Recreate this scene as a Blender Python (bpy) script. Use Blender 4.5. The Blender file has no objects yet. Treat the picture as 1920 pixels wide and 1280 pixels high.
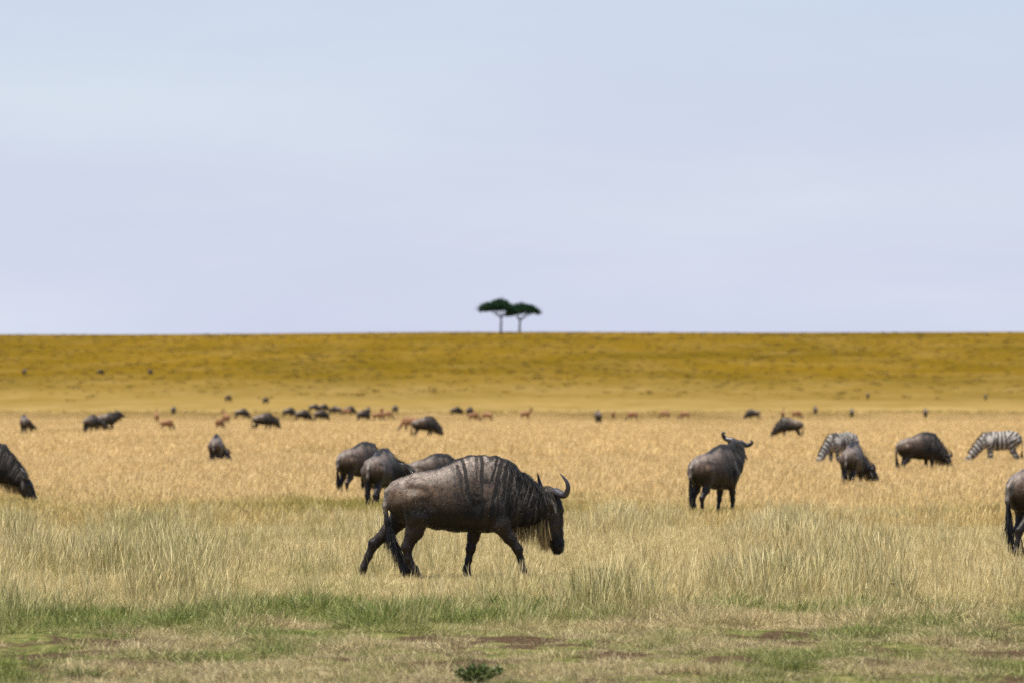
import bpy, math
import numpy as np
from mathutils import Vector

R = math.radians
rng = np.random.RandomState(7)
scene = bpy.context.scene

# ------------------------------------------------------------------ camera
EYE = 2.05                       # a standing height, as from an open vehicle
FPX = 200.0 / 36.0 * 1920.0      # 200 mm lens
EYE_ROW = 757.0                  # row of the true horizontal on a 1920x1280 frame
cam_d = bpy.data.cameras.new("camera")
cam = bpy.data.objects.new("camera", cam_d)
scene.collection.objects.link(cam)
cam_d.sensor_width = 36.0
cam_d.lens = 200.0
cam_d.clip_start = 0.5
cam_d.clip_end = 9000.0
cam.location = (0, 0, EYE)
cam.rotation_euler = (R(90) + math.atan((EYE_ROW - 640.0) / FPX), 0, 0)
cam_d.dof.use_dof = True
cam_d.dof.focus_distance = 66.0
cam_d.dof.aperture_fstop = 3.9
scene.camera = cam

# ------------------------------------------------------------------ sky and sun
SUN_EL, SUN_AZ = R(72), R(232)   # azimuth from +Y, clockwise seen from above
world = bpy.data.worlds.new("World")
scene.world = world
world.use_nodes = True
wt = world.node_tree
wt.nodes.clear()
def wn(t, **kw):
    n = wt.nodes.new(t)
    for k, v in kw.items():
        setattr(n, k, v)
    return n
w_out = wn("ShaderNodeOutputWorld")
w_bg = wn("ShaderNodeBackground")
w_sky = wn("ShaderNodeTexSky", sky_type='NISHITA', sun_disc=False)
w_sky.sun_elevation = SUN_EL
w_sky.sun_rotation = SUN_AZ
w_sky.air_density = 1.0
w_sky.dust_density = 0.6
w_sky.ozone_density = 2.0
w_tc = wn("ShaderNodeTexCoord")
w_sep = wn("ShaderNodeSeparateXYZ")
wt.links.new(w_tc.outputs["Generated"], w_sep.inputs[0])
# thin veil of high cloud, thick towards the horizon, thinner overhead
w_veil = wn("ShaderNodeMapRange")
w_veil.inputs[1].default_value = 0.0
w_veil.inputs[2].default_value = 0.30
w_veil.inputs[3].default_value = 0.93
w_veil.inputs[4].default_value = 0.05
wt.links.new(w_sep.outputs[2], w_veil.inputs[0])
w_map = wn("ShaderNodeMapping")
w_map.inputs["Scale"].default_value = (7, 7, 34)
wt.links.new(w_tc.outputs["Generated"], w_map.inputs[0])
w_no = wn("ShaderNodeTexNoise")
w_no.inputs["Scale"].default_value = 1.0
w_no.inputs["Detail"].default_value = 5.0
w_no.inputs["Roughness"].default_value = 0.55
wt.links.new(w_map.outputs[0], w_no.inputs["Vector"])
w_ramp = wn("ShaderNodeValToRGB")
w_ramp.color_ramp.elements[0].position = 0.40
w_ramp.color_ramp.elements[0].color = (3.75, 4.02, 5.30, 1)
w_ramp.color_ramp.elements[1].position = 0.72
w_ramp.color_ramp.elements[1].color = (4.25, 4.62, 5.55, 1)
wt.links.new(w_no.outputs["Fac"], w_ramp.inputs[0])
w_mix = wn("ShaderNodeMix", data_type='RGBA')
wt.links.new(w_veil.outputs[0], w_mix.inputs[0])
wt.links.new(w_sky.outputs[0], w_mix.inputs[6])
w_fall = wn("ShaderNodeMapRange")          # the veil dims evenly with height
w_fall.inputs[2].default_value = 0.35
w_fall.inputs[3].default_value = 1.03
w_fall.inputs[4].default_value = 0.55
wt.links.new(w_sep.outputs[2], w_fall.inputs[0])
w_scale = wn("ShaderNodeVectorMath", operation='SCALE')
wt.links.new(w_ramp.outputs[0], w_scale.inputs[0])
wt.links.new(w_fall.outputs[0], w_scale.inputs[3])
wt.links.new(w_scale.outputs[0], w_mix.inputs[7])
wt.links.new(w_mix.outputs[2], w_bg.inputs[0])
w_bg.inputs[1].default_value = 0.10
wt.links.new(w_bg.outputs[0], w_out.inputs[0])

sun_d = bpy.data.lights.new("sun", 'SUN')
sun_d.energy = 4.8
sun_d.angle = R(0.6)
sun_d.color = (1.0, 0.94, 0.82)
sun = bpy.data.objects.new("sun", sun_d)
scene.collection.objects.link(sun)
sdir = Vector((math.sin(SUN_AZ) * math.cos(SUN_EL), math.cos(SUN_AZ) * math.cos(SUN_EL), math.sin(SUN_EL)))
sun.rotation_euler = sdir.to_track_quat('Z', 'Y').to_euler()
sun.location = (-30, -20, 60)

vs = scene.view_settings
vs.view_transform = 'Standard'
vs.look = 'None'
vs.exposure = 0.68
vs.gamma = 1.0
vs.use_curve_mapping = False
scene.cycles.use_denoising = False
scene.cycles.max_bounces = 8
scene.cycles.transparent_max_bounces = 8

# ------------------------------------------------------------------ helpers
def link(o, parent=None):
    scene.collection.objects.link(o)
    if parent is not None:
        o.parent = parent
    return o

def tag(o, label=None, cat=None, group=None, kind=None):
    if label: o["label"] = label
    if cat: o["category"] = cat
    if group: o["group"] = group
    if kind: o["kind"] = kind
    return o

def empty(name, loc=(0, 0, 0), rz=0.0):
    o = bpy.data.objects.new(name, None)
    o.empty_display_size = 0.3
    o.location = loc
    o.rotation_euler = (0, 0, rz)
    return link(o)

def mesh_np(name, V, F, mat=None, smooth=True, attrs=None):
    """V (n,3); F an (m,4) or (m,3) int array or a list of such arrays"""
    me = bpy.data.meshes.new(name)
    Fs = F if isinstance(F, list) else [F]
    Fs = [f for f in Fs if len(f)]
    n = sum(len(f) for f in Fs)
    loops = np.concatenate([f.ravel() for f in Fs]).astype(np.int32)
    tot = np.concatenate([np.full(len(f), f.shape[1], np.int32) for f in Fs])
    start = np.concatenate([[0], np.cumsum(tot)[:-1]]).astype(np.int32)
    me.vertices.add(len(V)); me.loops.add(len(loops)); me.polygons.add(n)
    me.vertices.foreach_set("co", np.ascontiguousarray(V, np.float32).ravel())
    me.loops.foreach_set("vertex_index", loops)
    me.polygons.foreach_set("loop_start", start)
    me.polygons.foreach_set("loop_total", tot)
    me.polygons.foreach_set("use_smooth", np.full(n, smooth, bool))
    for k, (typ, arr) in (attrs or {}).items():
        at = me.attributes.new(k, typ, 'POINT')
        key = {'FLOAT': 'value', 'INT': 'value', 'FLOAT_VECTOR': 'vector', 'FLOAT_COLOR': 'color'}[typ]
        at.data.foreach_set(key, np.ascontiguousarray(arr).ravel())
    me.update(calc_edges=True)
    if mat: me.materials.append(mat)
    return me

def add_mesh(name, V, F, mat, parent=None, smooth=True, attrs=None):
    return link(bpy.data.objects.new(name, mesh_np(name, V, F, mat, smooth, attrs)), parent)

def nrm(v):
    v = np.asarray(v, float)
    return v / (np.linalg.norm(v, axis=-1, keepdims=True) + 1e-12)

class NT:
    """tiny node-tree writer"""
    def __init__(self, name):
        self.m = bpy.data.materials.new(name)
        self.m.use_nodes = True
        self.t = self.m.node_tree
        self.t.nodes.clear()
        self.out = self.t.nodes.new("ShaderNodeOutputMaterial")
    def n(self, typ, ins=None, **kw):
        nd = self.t.nodes.new(typ)
        for k, v in kw.items():
            setattr(nd, k, v)
        for k, v in (ins or {}).items():
            self.s(nd.inputs[k], v)
        return nd
    def s(self, sock, v):
        if isinstance(v, bpy.types.NodeSocket):
            self.t.links.new(v, sock)
        else:
            sock.default_value = v
    def math(self, op, a, b=0.0, c=0.0, clamp=False):
        nd = self.n("ShaderNodeMath", operation=op, use_clamp=clamp)
        self.s(nd.inputs[0], a); self.s(nd.inputs[1], b); self.s(nd.inputs[2], c)
        return nd.outputs[0]
    def mix(self, f, a, b, mode='MIX'):
        nd = self.n("ShaderNodeMix", data_type='RGBA', blend_type=mode)
        self.s(nd.inputs[0], f)
        for i, v in ((6, a), (7, b)):
            self.s(nd.inputs[i], v if isinstance(v, bpy.types.NodeSocket) else (*v, 1) if len(v) == 3 else v)
        return nd.outputs[2]
    def noise(self, vec, scale, detail=3.0, rough=0.5, dist=0.0):
        nd = self.n("ShaderNodeTexNoise", {"Scale": scale, "Detail": detail, "Roughness": rough, "Distortion": dist})
        if vec is not None: self.s(nd.inputs["Vector"], vec)
        return nd.outputs["Fac"]
    def rng(self, v, a, b, c=0.0, d=1.0):
        nd = self.n("ShaderNodeMapRange", {0: v, 1: a, 2: b, 3: c, 4: d})
        return nd.outputs[0]
    def attr(self, name, typ='GEOMETRY'):
        return self.n("ShaderNodeAttribute", attribute_name=name, attribute_type=typ)
    def mapping(self, vec, scale=(1, 1, 1), loc=(0, 0, 0)):
        return self.n("ShaderNodeMapping", {"Vector": vec, "Scale": scale, "Location": loc}).outputs[0]
    def surf(self, sock):
        self.t.links.new(sock, self.out.inputs["Surface"])
        return self.m

# ------------------------------------------------------------------ terrain
PD = np.array([-60, 0, 66, 107, 142, 200, 320, 627, 800, 970, 1120, 1333, 1500, 1640, 1720, 1850, 2400, 4200], float)
PZ = np.array([0, 0, 0, -.12, -.27, -.2, 0, 0, .2, .85, 2.6, 9.8, 16.6, 22.0, 23.2, 22.0, 5.0, -40.0], float)
def _pchip():
    h = np.diff(PD); dl = np.diff(PZ) / h
    m = np.zeros(len(PD))
    for i in range(1, len(PD) - 1):
        if dl[i - 1] * dl[i] > 0:
            w1 = 2 * h[i] + h[i - 1]; w2 = h[i] + 2 * h[i - 1]
            m[i] = (w1 + w2) / (w1 / dl[i - 1] + w2 / dl[i])
    m[-1] = dl[-1]
    return m
PM = _pchip()
def _lump(x, y):
    return (np.sin(x * 1.9 + y * .7) * np.cos(y * 1.6 - x * .5) + .6 * np.sin(x * 4.3 - y * 2.9 + 1.0) + .4 * np.sin(x * 7.7 + y * 6.1))
def ground_z(x, y):
    x = np.asarray(x, float); y = np.asarray(y, float)
    i = np.clip(np.searchsorted(PD, y, 'right') - 1, 0, len(PD) - 2)
    h = PD[i + 1] - PD[i]; t = np.clip((y - PD[i]) / h, 0, 1)
    z = ((1 + 2 * t) * (1 - t) ** 2 * PZ[i] + t * (1 - t) ** 2 * h * PM[i] + t * t * (3 - 2 * t) * PZ[i + 1] + t * t * (t - 1) * h * PM[i + 1])
    near = np.clip((55 - y) / 4, 0, 1)
    z = z + near * .024 * _lump(x, y) + .03 * np.sin(x * .31 + 1.3) * np.sin(y * .23) * np.clip((y - 52) / 20, 0, 1)
    far = np.clip((y - 900) / 500, 0, 1)
    return z + far * (.35 * np.sin(x / 95.0 + .6) + .18 * np.sin(x / 31.0 + 2.0))

def ground_material():
    t = NT("savanna_ground")
    geo = t.n("ShaderNodeNewGeometry")
    pos = geo.outputs["Position"]
    sep = t.n("ShaderNodeSeparateXYZ", {0: pos})
    y = sep.outputs[1]
    wob = t.noise(t.mapping(pos, (.35, .35, .35)), 1.0, 3)
    yw = t.math('ADD', y, t.math('MULTIPLY', t.math('SUBTRACT', wob, .5), 5.0))
    # worn near strip: bare soil, dung, short green turf
    fine = t.noise(pos, 26.0, 5, .65)
    soil = t.mix(t.rng(fine, .35, .7), (.028, .019, .012), (.135, .090, .055))
    pat = t.noise(t.mapping(pos, (1.1, .7, 1)), 1.0, 5, .6)
    turf = t.mix(t.rng(t.noise(pos, 9.0, 4), .35, .65), (.06, .085, .02), (.19, .17, .065))
    nearc = t.mix(t.rng(pat, .47, .53), turf, soil)
    # meadow litter under the standing grass
    lit = t.mix(t.rng(t.noise(pos, 14.0, 4), .3, .7), (.11, .085, .03), (.33, .25, .11))
    # dry straw plain, seen from far at grazing angle
    st = t.noise(t.mapping(pos, (.12, .02, .0)), 1.0, 5, .6)
    straw = t.mix(t.rng(st, .33, .68), (.24, .165, .055), (.34, .24, .10))
    # golden slope beyond
    g1 = t.noise(t.mapping(pos, (.016, .0085, .0)), 1.0, 4, .55)
    g2 = t.noise(t.mapping(pos, (.05, .022, .0), (7, 3, 0)), 1.0, 4, .65)
    g3 = t.noise(t.mapping(pos, (.5, .07, .0), (17, 3, 0)), 1.0, 3, .7)
    gold = t.mix(t.rng(g1, .34, .66), (.100, .064, .006), (.160, .096, .010))
    gold = t.mix(t.rng(g2, .44, .72, 0, .7), gold, (.20, .128, .034))
    gold = t.mix(t.rng(g3, .45, .75, 0, .6), gold, (.080, .060, .006))
    c = t.mix(t.rng(yw, 51, 53), nearc, lit)
    c = t.mix(t.rng(yw, 120, 200), c, straw)
    w2 = t.noise(t.mapping(pos, (.006, .012, 0)), 1.0, 4, .6)
    yf = t.math('ADD', y, t.math('MULTIPLY', t.math('SUBTRACT', w2, .5), 420.0))
    c = t.mix(t.rng(yf, 860, 1330), c, gold)
    bmp = t.n("ShaderNodeBump", {"Strength": t.rng(y, 55, 100, .8, 0.0), "Distance": .03, "Height": fine})
    b = t.n("ShaderNodeBsdfPrincipled", {"Base Color": c, "Roughness": 1.0, "Specular IOR Level": 0.0, "Normal": bmp.outputs[0]})
    return t.surf(b.outputs[0])

def build_ground():
    ys = np.concatenate([np.linspace(-60, 34, 20), np.linspace(36, 54, 130), np.linspace(55, 140, 70), np.linspace(144, 330, 40),
                         np.linspace(340, 900, 40), np.linspace(915, 1900, 90), np.linspace(1950, 4200, 25)])
    xf = np.linspace(-9, 9, 121)
    xo = np.concatenate([np.linspace(10, 60, 24), np.linspace(66, 300, 24), np.linspace(330, 2200, 22)])
    xs = np.concatenate([-xo[::-1], xf, xo])
    X, Y = np.meshgrid(xs, ys)
    V = np.stack([X, Y, ground_z(X, Y)], -1).reshape(-1, 3)
    nx, ny = len(xs), len(ys)
    i = np.arange(ny - 1)[:, None] * nx + np.arange(nx - 1)[None]
    F = np.stack([i, i + 1, i + nx + 1, i + nx], -1).reshape(-1, 4)
    tag(add_mesh("ground", V, F, ground_material()), kind="structure")
build_ground()

# ------------------------------------------------------------------ grass
def grass_material(name, base, straw, green, transl=.22):
    t = NT(name)
    tint = t.attr("tint", 'INSTANCER').outputs["Fac"]
    val = t.attr("val", 'INSTANCER').outputs["Fac"]
    h = t.attr("h").outputs["Fac"]
    br = t.attr("br").outputs["Fac"]
    st = t.mix(br, straw[0], straw[1])
    gr = t.mix(br, green[0], green[1])
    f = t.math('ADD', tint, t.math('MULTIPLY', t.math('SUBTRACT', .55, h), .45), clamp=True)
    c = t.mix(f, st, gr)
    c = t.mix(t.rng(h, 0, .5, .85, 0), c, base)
    c = t.mix(1.0, c, t.n("ShaderNodeCombineColor", {0: val, 1: val, 2: val}).outputs[0], 'MULTIPLY')
    d = t.n("ShaderNodeBsdfDiffuse", {"Color": c})
    tr = t.n("ShaderNodeBsdfTranslucent", {"Color": c})
    g = t.n("ShaderNodeBsdfGlossy", {"Color": (.8, .8, .75, 1), "Roughness": .45})
    m = t.n("ShaderNodeMixShader", {0: transl, 1: d.outputs[0], 2: tr.outputs[0]})
    m2 = t.n("ShaderNodeMixShader", {0: .03, 1: m.outputs[0], 2: g.outputs[0]})
    return t.surf(m2.outputs[0])

def ribbons(P0, D0, L, W, bend, segs, r, seed_head=0.0):
    """n tapering ribbons: roots, start directions, lengths, widths, bend vectors -> V, F, h, br"""
    n = len(P0)
    side = nrm(np.cross(D0, r.normal(size=(n, 3)) * np.array([1, 1, .15])))
    V, H = [], []
    for k in range(segs + 1):
        t = k / segs
        c = P0 + D0 * (L * t)[:, None] + bend * (L * t * t)[:, None]
        w = W * (1 - .88 * t ** 1.4)
        if seed_head:
            w = np.where(t > .72, W * seed_head * (1.05 - t) * 3.2, W * .8)
        V += [c - side * (w * .5)[:, None], c + side * (w * .5)[:, None]]
        H += [np.full(n, t)] * 2
    V = np.stack(V, 1); H = np.stack(H, 1)
    m = 2 * (segs + 1)
    b = np.arange(n)[:, None] * m
    F = np.concatenate([np.stack([b[:, 0] + 2 * k, b[:, 0] + 2 * k + 1, b[:, 0] + 2 * k + 3, b[:, 0] + 2 * k + 2], -1) for k in range(segs)])
    br = np.repeat(r.rand(n), m)
    return V.reshape(-1, 3), F, H.ravel(), br

def join(parts):
    V, F, H, B, o = [], [], [], [], 0
    for v, f, h, b in parts:
        V.append(v); F.append(f + o); H.append(h); B.append(b); o += len(v)
    return np.concatenate(V), np.concatenate(F), np.concatenate(H), np.concatenate(B)

def clump(r, n, rad, hmin, hmax, width, lean, curl, segs=3, stalks=0, stalk_h=(.4, .6), stalk_w=.004, head=2.2):
    def roots(k, rd):
        a = r.rand(k) * 2 * np.pi; q = np.sqrt(r.rand(k)) * rd
        return np.stack([np.cos(a) * q, np.sin(a) * q, np.full(k, -.01)], -1), a
    P, a = roots(n, rad)
    out = np.stack([np.cos(a), np.sin(a), np.zeros(n)], -1) * .5 + r.normal(size=(n, 3)) * np.array([1, 1, 0])
    D = nrm(np.array([0, 0, 1.0]) + out * lean * (.3 + r.rand(n))[:, None])
    bend = (out * curl - np.array([0, 0, 1.0]) * curl * .6) * r.rand(n)[:, None]
    parts = [ribbons(P, D, hmin + (hmax - hmin) * r.rand(n), width * (.6 + .8 * r.rand(n)), bend, segs, r)]
    if stalks:
        P, a = roots(stalks, rad * .9)
        out = r.normal(size=(stalks, 3)) * np.array([1, 1, 0])
        D = nrm(np.array([0, 0, 1.0]) + out * .13 + np.array([.06, 0, 0]))
        parts.append(ribbons(P, D, stalk_h[0] + (stalk_h[1] - stalk_h[0]) * r.rand(stalks), np.full(stalks, stalk_w), out * .10, 5, r, head))
    return join(parts)

GRASS_COL = {}
def grass_field(name, label, specs, mat, P, scale, tint, val, idx=None, sz=None):
    """one object: points with attributes, clumps set on them by a node group"""
    r = np.random.RandomState(len(name) * 13 + len(P) % 97)
    col = bpy.data.collections.new(name + "_clumps")
    for i, sp in enumerate(specs):
        V, F, H, B = clump(r, **sp)
        me = mesh_np("%s_clump_%02d" % (name, i), V, F, mat, True, {"h": ('FLOAT', H.astype(np.float32)), "br": ('FLOAT', B.astype(np.float32))})
        col.objects.link(bpy.data.objects.new("%s_clump_%02d" % (name, i), me))
    n = len(P)
    if idx is None: idx = r.randint(0, len(specs), n)
    rot = np.stack([r.normal(size=n) * .06, r.normal(size=n) * .06, r.rand(n) * 6.283], -1)
    sc = np.stack([scale, scale, scale * (sz if sz is not None else 1.0)], -1)
    me = bpy.data.meshes.new(name)
    me.vertices.add(n)
    me.vertices.foreach_set("co", P.astype(np.float32).ravel())
    for k, typ, key, arr in (("idx", 'INT', 'value', idx.astype(np.int32)), ("rot", 'FLOAT_VECTOR', 'vector', rot.astype(np.float32)),
                             ("scl", 'FLOAT_VECTOR', 'vector', sc.astype(np.float32)), ("tint", 'FLOAT', 'value', tint.astype(np.float32)),
                             ("val", 'FLOAT', 'value', val.astype(np.float32))):
        me.attributes.new(k, typ, 'POINT').data.foreach_set(key, arr.ravel())
    me.materials.append(mat)
    o = tag(link(bpy.data.objects.new(name, me)), label, "grass", kind="stuff")
    ng = bpy.data.node_groups.new(name + "_scatter", 'GeometryNodeTree')
    ng.interface.new_socket("Geometry", in_out='INPUT', socket_type='NodeSocketGeometry')
    ng.interface.new_socket("Geometry", in_out='OUTPUT', socket_type='NodeSocketGeometry')
    N = ng.nodes.new; L = ng.links.new
    gi, go = N("NodeGroupInput"), N("NodeGroupOutput")
    ci = N("GeometryNodeCollectionInfo"); ci.inputs[0].default_value = col
    ci.inputs["Separate Children"].default_value = True
    ci.inputs["Reset Children"].default_value = True
    ip = N("GeometryNodeInstanceOnPoints")
    ip.inputs["Pick Instance"].default_value = True
    def named(nm, ty):
        q = N("GeometryNodeInputNamedAttribute"); q.data_type = ty; q.inputs[0].default_value = nm
        return q.outputs[0]
    L(gi.outputs[0], ip.inputs["Points"]); L(ci.outputs[0], ip.inputs["Instance"])
    L(named("idx", 'INT'), ip.inputs["Instance Index"])
    e2r = N("FunctionNodeEulerToRotation"); L(named("rot", 'FLOAT_VECTOR'), e2r.inputs[0])
    L(e2r.outputs[0], ip.inputs["Rotation"])
    L(named("scl", 'FLOAT_VECTOR'), ip.inputs["Scale"])
    L(ip.outputs[0], go.inputs[0])
    md = o.modifiers.new("scatter", 'NODES'); md.node_group = ng
    return o

def vnoise(x, y, seed):
    """smooth value noise, 0..1"""
    r = np.random.RandomState(seed); T = r.rand(256, 256)
    xi = np.floor(x).astype(int); yi = np.floor(y).astype(int)
    fx = x - xi; fy = y - yi
    fx = fx * fx * (3 - 2 * fx); fy = fy * fy * (3 - 2 * fy)
    g = lambda a, b: T[a % 256, b % 256]
    return (g(xi, yi) * (1 - fx) + g(xi + 1, yi) * fx) * (1 - fy) + (g(xi, yi + 1) * (1 - fx) + g(xi + 1, yi + 1) * fx) * fy
def fbm(x, y, seed):
    return .55 * vnoise(x, y, seed) + .28 * vnoise(x * 2.1, y * 2.1, seed + 1) + .17 * vnoise(x * 4.3, y * 4.3, seed + 2)

def scatter(y0, y1, dens, margin, seed, falloff=None):
    """random points over the wedge of land in view between two distances, with room to either side"""
    r = np.random.RandomState(seed)
    w1 = y1 * .092 + margin
    n = int((y1 - y0) * 2 * w1 * dens)
    x = (r.rand(n) * 2 - 1) * w1; y = y0 + (y1 - y0) * r.rand(n)
    k = np.abs(x) < y * .092 + margin
    if falloff is not None: k &= r.rand(n) < falloff(y)
    return x[k], y[k], r

def build_grass():
    STRAW = ((.48, .345, .125), (.94, .80, .46)); GREEN = ((.11, .145, .022), (.44, .43, .13))
    # worn strip in front: short turf between bare patches
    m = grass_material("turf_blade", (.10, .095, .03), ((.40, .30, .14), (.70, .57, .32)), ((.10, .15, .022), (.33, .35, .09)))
    x, y, r = scatter(38.5, 58.0, 420, 3.5, 11, lambda y: np.clip(1 - (y - 53) / 7, .2, 1))
    bare = fbm(x * .9 + 5, y * .55, 21)
    rut = .05 * (x > 1.5) * (y < 47) + np.exp(-((y - 50.2 - .5 * np.sin(x * .6)) / .40) ** 2) * (x < 1.8) * .24 + np.exp(-((y - 44.4 - .5 * np.sin(x * .5 + 1)) / 1.0) ** 2) * (.08 + .12 * (x > 1.2))
    edge = np.clip((y - 51) / 1.2, 0, 1)
    keep = (bare + rut - edge * .4 < .48 + .12 * r.rand(len(x))) | (r.rand(len(x)) < .07)
    x, y, bare, edge = x[keep], y[keep], bare[keep], edge[keep]
    P = np.stack([x, y, ground_z(x, y)], -1)
    patch = fbm(x * 1.0, y * .5, 5); pt = fbm(x * 3.2, y * 1.3, 8)
    tint = np.clip((patch - .47) * 3.6 + .30 + (pt - .5) * 1.0 + r.normal(size=len(x)) * .22 + .30 * edge, 0, 1)
    sc = (.45 + .6 * r.rand(len(x)) ** 2 + .8 * np.clip(patch - .5, 0, 1) + .5 * edge) * (.5 + 1.1 * pt)
    specs = [dict(n=20, rad=.06, hmin=.02, hmax=.085, width=.005, lean=.8, curl=.35, segs=2) for _ in range(5)]
    specs += [dict(n=8, rad=.05, hmin=.05, hmax=.20, width=.0035, lean=.22, curl=.25, segs=3)]
    specs += [dict(n=30, rad=.09, hmin=.05, hmax=.15, width=.005, lean=.55, curl=.4, segs=3) for _ in range(2)]
    idx = np.where(r.rand(len(x)) < .035, 5, np.where((pt > .56) & (r.rand(len(x)) < .35), r.randint(6, 8, len(x)), r.randint(0, 5, len(x))))
    grass_field("short_turf", "short trampled green turf with straw between bare soil patches", specs, m, P, sc, tint, .70 + .5 * r.rand(len(x)), idx)
    # standing meadow round the walking animal
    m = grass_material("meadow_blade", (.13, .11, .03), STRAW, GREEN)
    x, y, r = scatter(50.2, 100, 125, 3.5, 12, lambda y: np.clip(1.25 - (y - 52) / 80, .45, 1))
    patch = fbm(x * .28 + 3, y * .055, 31); pat2 = fbm(x * 1.1, y * .16, 33); pat3 = fbm(x * 3.0, y * .5, 35)
    ramp = np.clip((y - 51.8 + (patch - .5) * 7 + (pat2 - .5) * 7 + (pat3 - .5) * 4.0) / 6.5, 0, 1)
    hgt = (.26 + .28 * ramp ** .8) * (.45 + 1.0 * pat2) * (.8 + .5 * r.rand(len(x)))
    far = np.clip((y - 80) / 14, 0, 1)
    trod = np.exp(-((y - 63.2) / 3.2) ** 4 - ((x + .6) / 2.3) ** 4)      # where the animal has just come through
    hgt = hgt * (1 - .12 * trod)
    tint = np.clip(.23 - .13 * ramp + (patch - .5) * .8 + (pat2 - .5) * .8 + (pat3 - .5) * .8 + r.normal(size=len(x)) * .20 + .27 * (1 - ramp) * np.clip((54.5 - y) / 2, .35, 1) + .9 * far * np.clip(patch - .42, 0, 1), 0, 1)
    P = np.stack([x, y, ground_z(x, y)], -1)
    specs = [dict(n=24, rad=.11, hmin=.06, hmax=.26, width=.006, lean=.6, curl=.40) for _ in range(6)]
    specs += [dict(n=18, rad=.11, hmin=.06, hmax=.27, width=.006, lean=.5, curl=.35, stalks=4, stalk_h=(.30, .60), stalk_w=.0055) for _ in range(4)]
    specs += [dict(n=12, rad=.14, hmin=.08, hmax=.28, width=.0065, lean=.4, curl=.3, stalks=8, stalk_h=(.36, .75), stalk_w=.006, head=2.0) for _ in range(3)]
    q = pat2 + .06 * (x > 1) + r.normal(size=len(x)) * .12
    idx = np.where(q > .86, r.randint(10, 13, len(x)), np.where(q > .74, r.randint(6, 10, len(x)), r.randint(0, 6, len(x))))
    lone = r.rand(len(x))
    idx = np.where(lone < .07, r.randint(6, 10, len(x)), np.where(lone > .985, r.randint(10, 13, len(x)), idx))
    idx = np.where((ramp < .35) | ((trod > .3) & (lone > .035)), r.randint(0, 6, len(x)), idx)
    keep = (ramp > 0) & ((r.rand(len(x)) > .35) | (pat2 > .45))
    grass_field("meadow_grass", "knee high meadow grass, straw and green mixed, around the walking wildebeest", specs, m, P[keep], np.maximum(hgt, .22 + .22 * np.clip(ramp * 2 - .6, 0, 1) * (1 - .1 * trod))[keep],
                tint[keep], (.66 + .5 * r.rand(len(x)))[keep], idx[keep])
    # greener low belt, then dry straw
    m = grass_material("dry_blade", (.30, .22, .08), ((.58, .40, .15), (.90, .67, .35)), ((.14, .14, .010), (.38, .33, .05)), .25)
    x, y, r = scatter(97, 215, 26, 6, 13)
    patch = fbm(x * .17 + 9, y * .03, 41); pat2 = fbm(x * .6, y * .07, 43)
    belt = np.exp(-((y - 110 - 24 * (patch - .5) - 16 * (pat2 - .5)) / 15) ** 2)
    tint = np.clip(.02 + belt * np.clip(.34 + 2.2 * (patch - .40) + .18 * (x < -2), 0, 1) + (pat2 - .5) * .5 + r.normal(size=len(x)) * .08, 0, 1)
    hgt = (.72 - .25 * belt) * (.6 + .7 * pat2) * (.8 + .4 * r.rand(len(x)))
    P = np.stack([x, y, ground_z(x, y)], -1)
    specs = [dict(n=24, rad=.26, hmin=.12, hmax=.38, width=.012, lean=.3, curl=.22, stalks=5, stalk_h=(.36, .58), stalk_w=.010, head=2.0) for _ in range(6)]
    grass_field("dry_grass", "tall dry straw grass standing behind the walking wildebeest", specs, m, P, hgt, tint, .86 + .34 * r.rand(len(x)))
    m = grass_material("far_blade", (.36, .25, .10), ((.62, .43, .17), (.86, .63, .32)), ((.22, .15, .025), (.38, .27, .08)), .25)
    x, y, r = scatter(205, 980, 2.2, 10, 14, lambda y: np.clip(1.15 * (330 / (y + 120)) ** 1.6, .10, 1) * np.clip((990 - y) / 160, 0, 1))
    pat2 = fbm(x * .16, y * .016, 53); pat3 = fbm(x * .05, y * .006, 55)
    tint = np.clip((pat2 - .5) * .9 + (pat3 - .5) * 1.0 + np.clip((y - 520) / 430, 0, .9) + r.normal(size=len(x)) * .08, 0, 1)
    P = np.stack([x, y, ground_z(x, y)], -1)
    specs = [dict(n=24, rad=.42, hmin=.14, hmax=.42, width=.034, lean=.3, curl=.2, segs=2, stalks=4, stalk_h=(.34, .52), stalk_w=.026, head=1.8) for _ in range(5)]
    grass_field("far_grass", "pale straw grass of the distant plain among the far herd", specs, m, P, .55 + .35 * r.rand(len(x)), tint, .86 + .24 * r.rand(len(x)))
    m = grass_material("slope_blade", (.16, .105, .012), ((.21, .13, .018), (.29, .185, .04)), ((.115, .078, .009), (.19, .125, .02)), .3)
    x, y, r = scatter(1130, 1660, .022, 40, 15, lambda y: np.clip((y - 1120) / 150, 0, 1))
    pat2 = fbm(x * .05, y * .012, 63)
    P = np.stack([x, y, ground_z(x, y)], -1)
    specs = [dict(n=40, rad=.9, hmin=.15, hmax=.5, width=.10, lean=.4, curl=.2, segs=2) for _ in range(4)]
    grass_field("slope_grass", "golden olive tufts covering the far slope below the skyline", specs, m, P, (.5 + .8 * r.rand(len(x)) ** 2), np.clip(pat2 * 1.0 + r.normal(size=len(x)) * .2, 0, 1), .8 + .4 * r.rand(len(x)))
build_grass()

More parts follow.
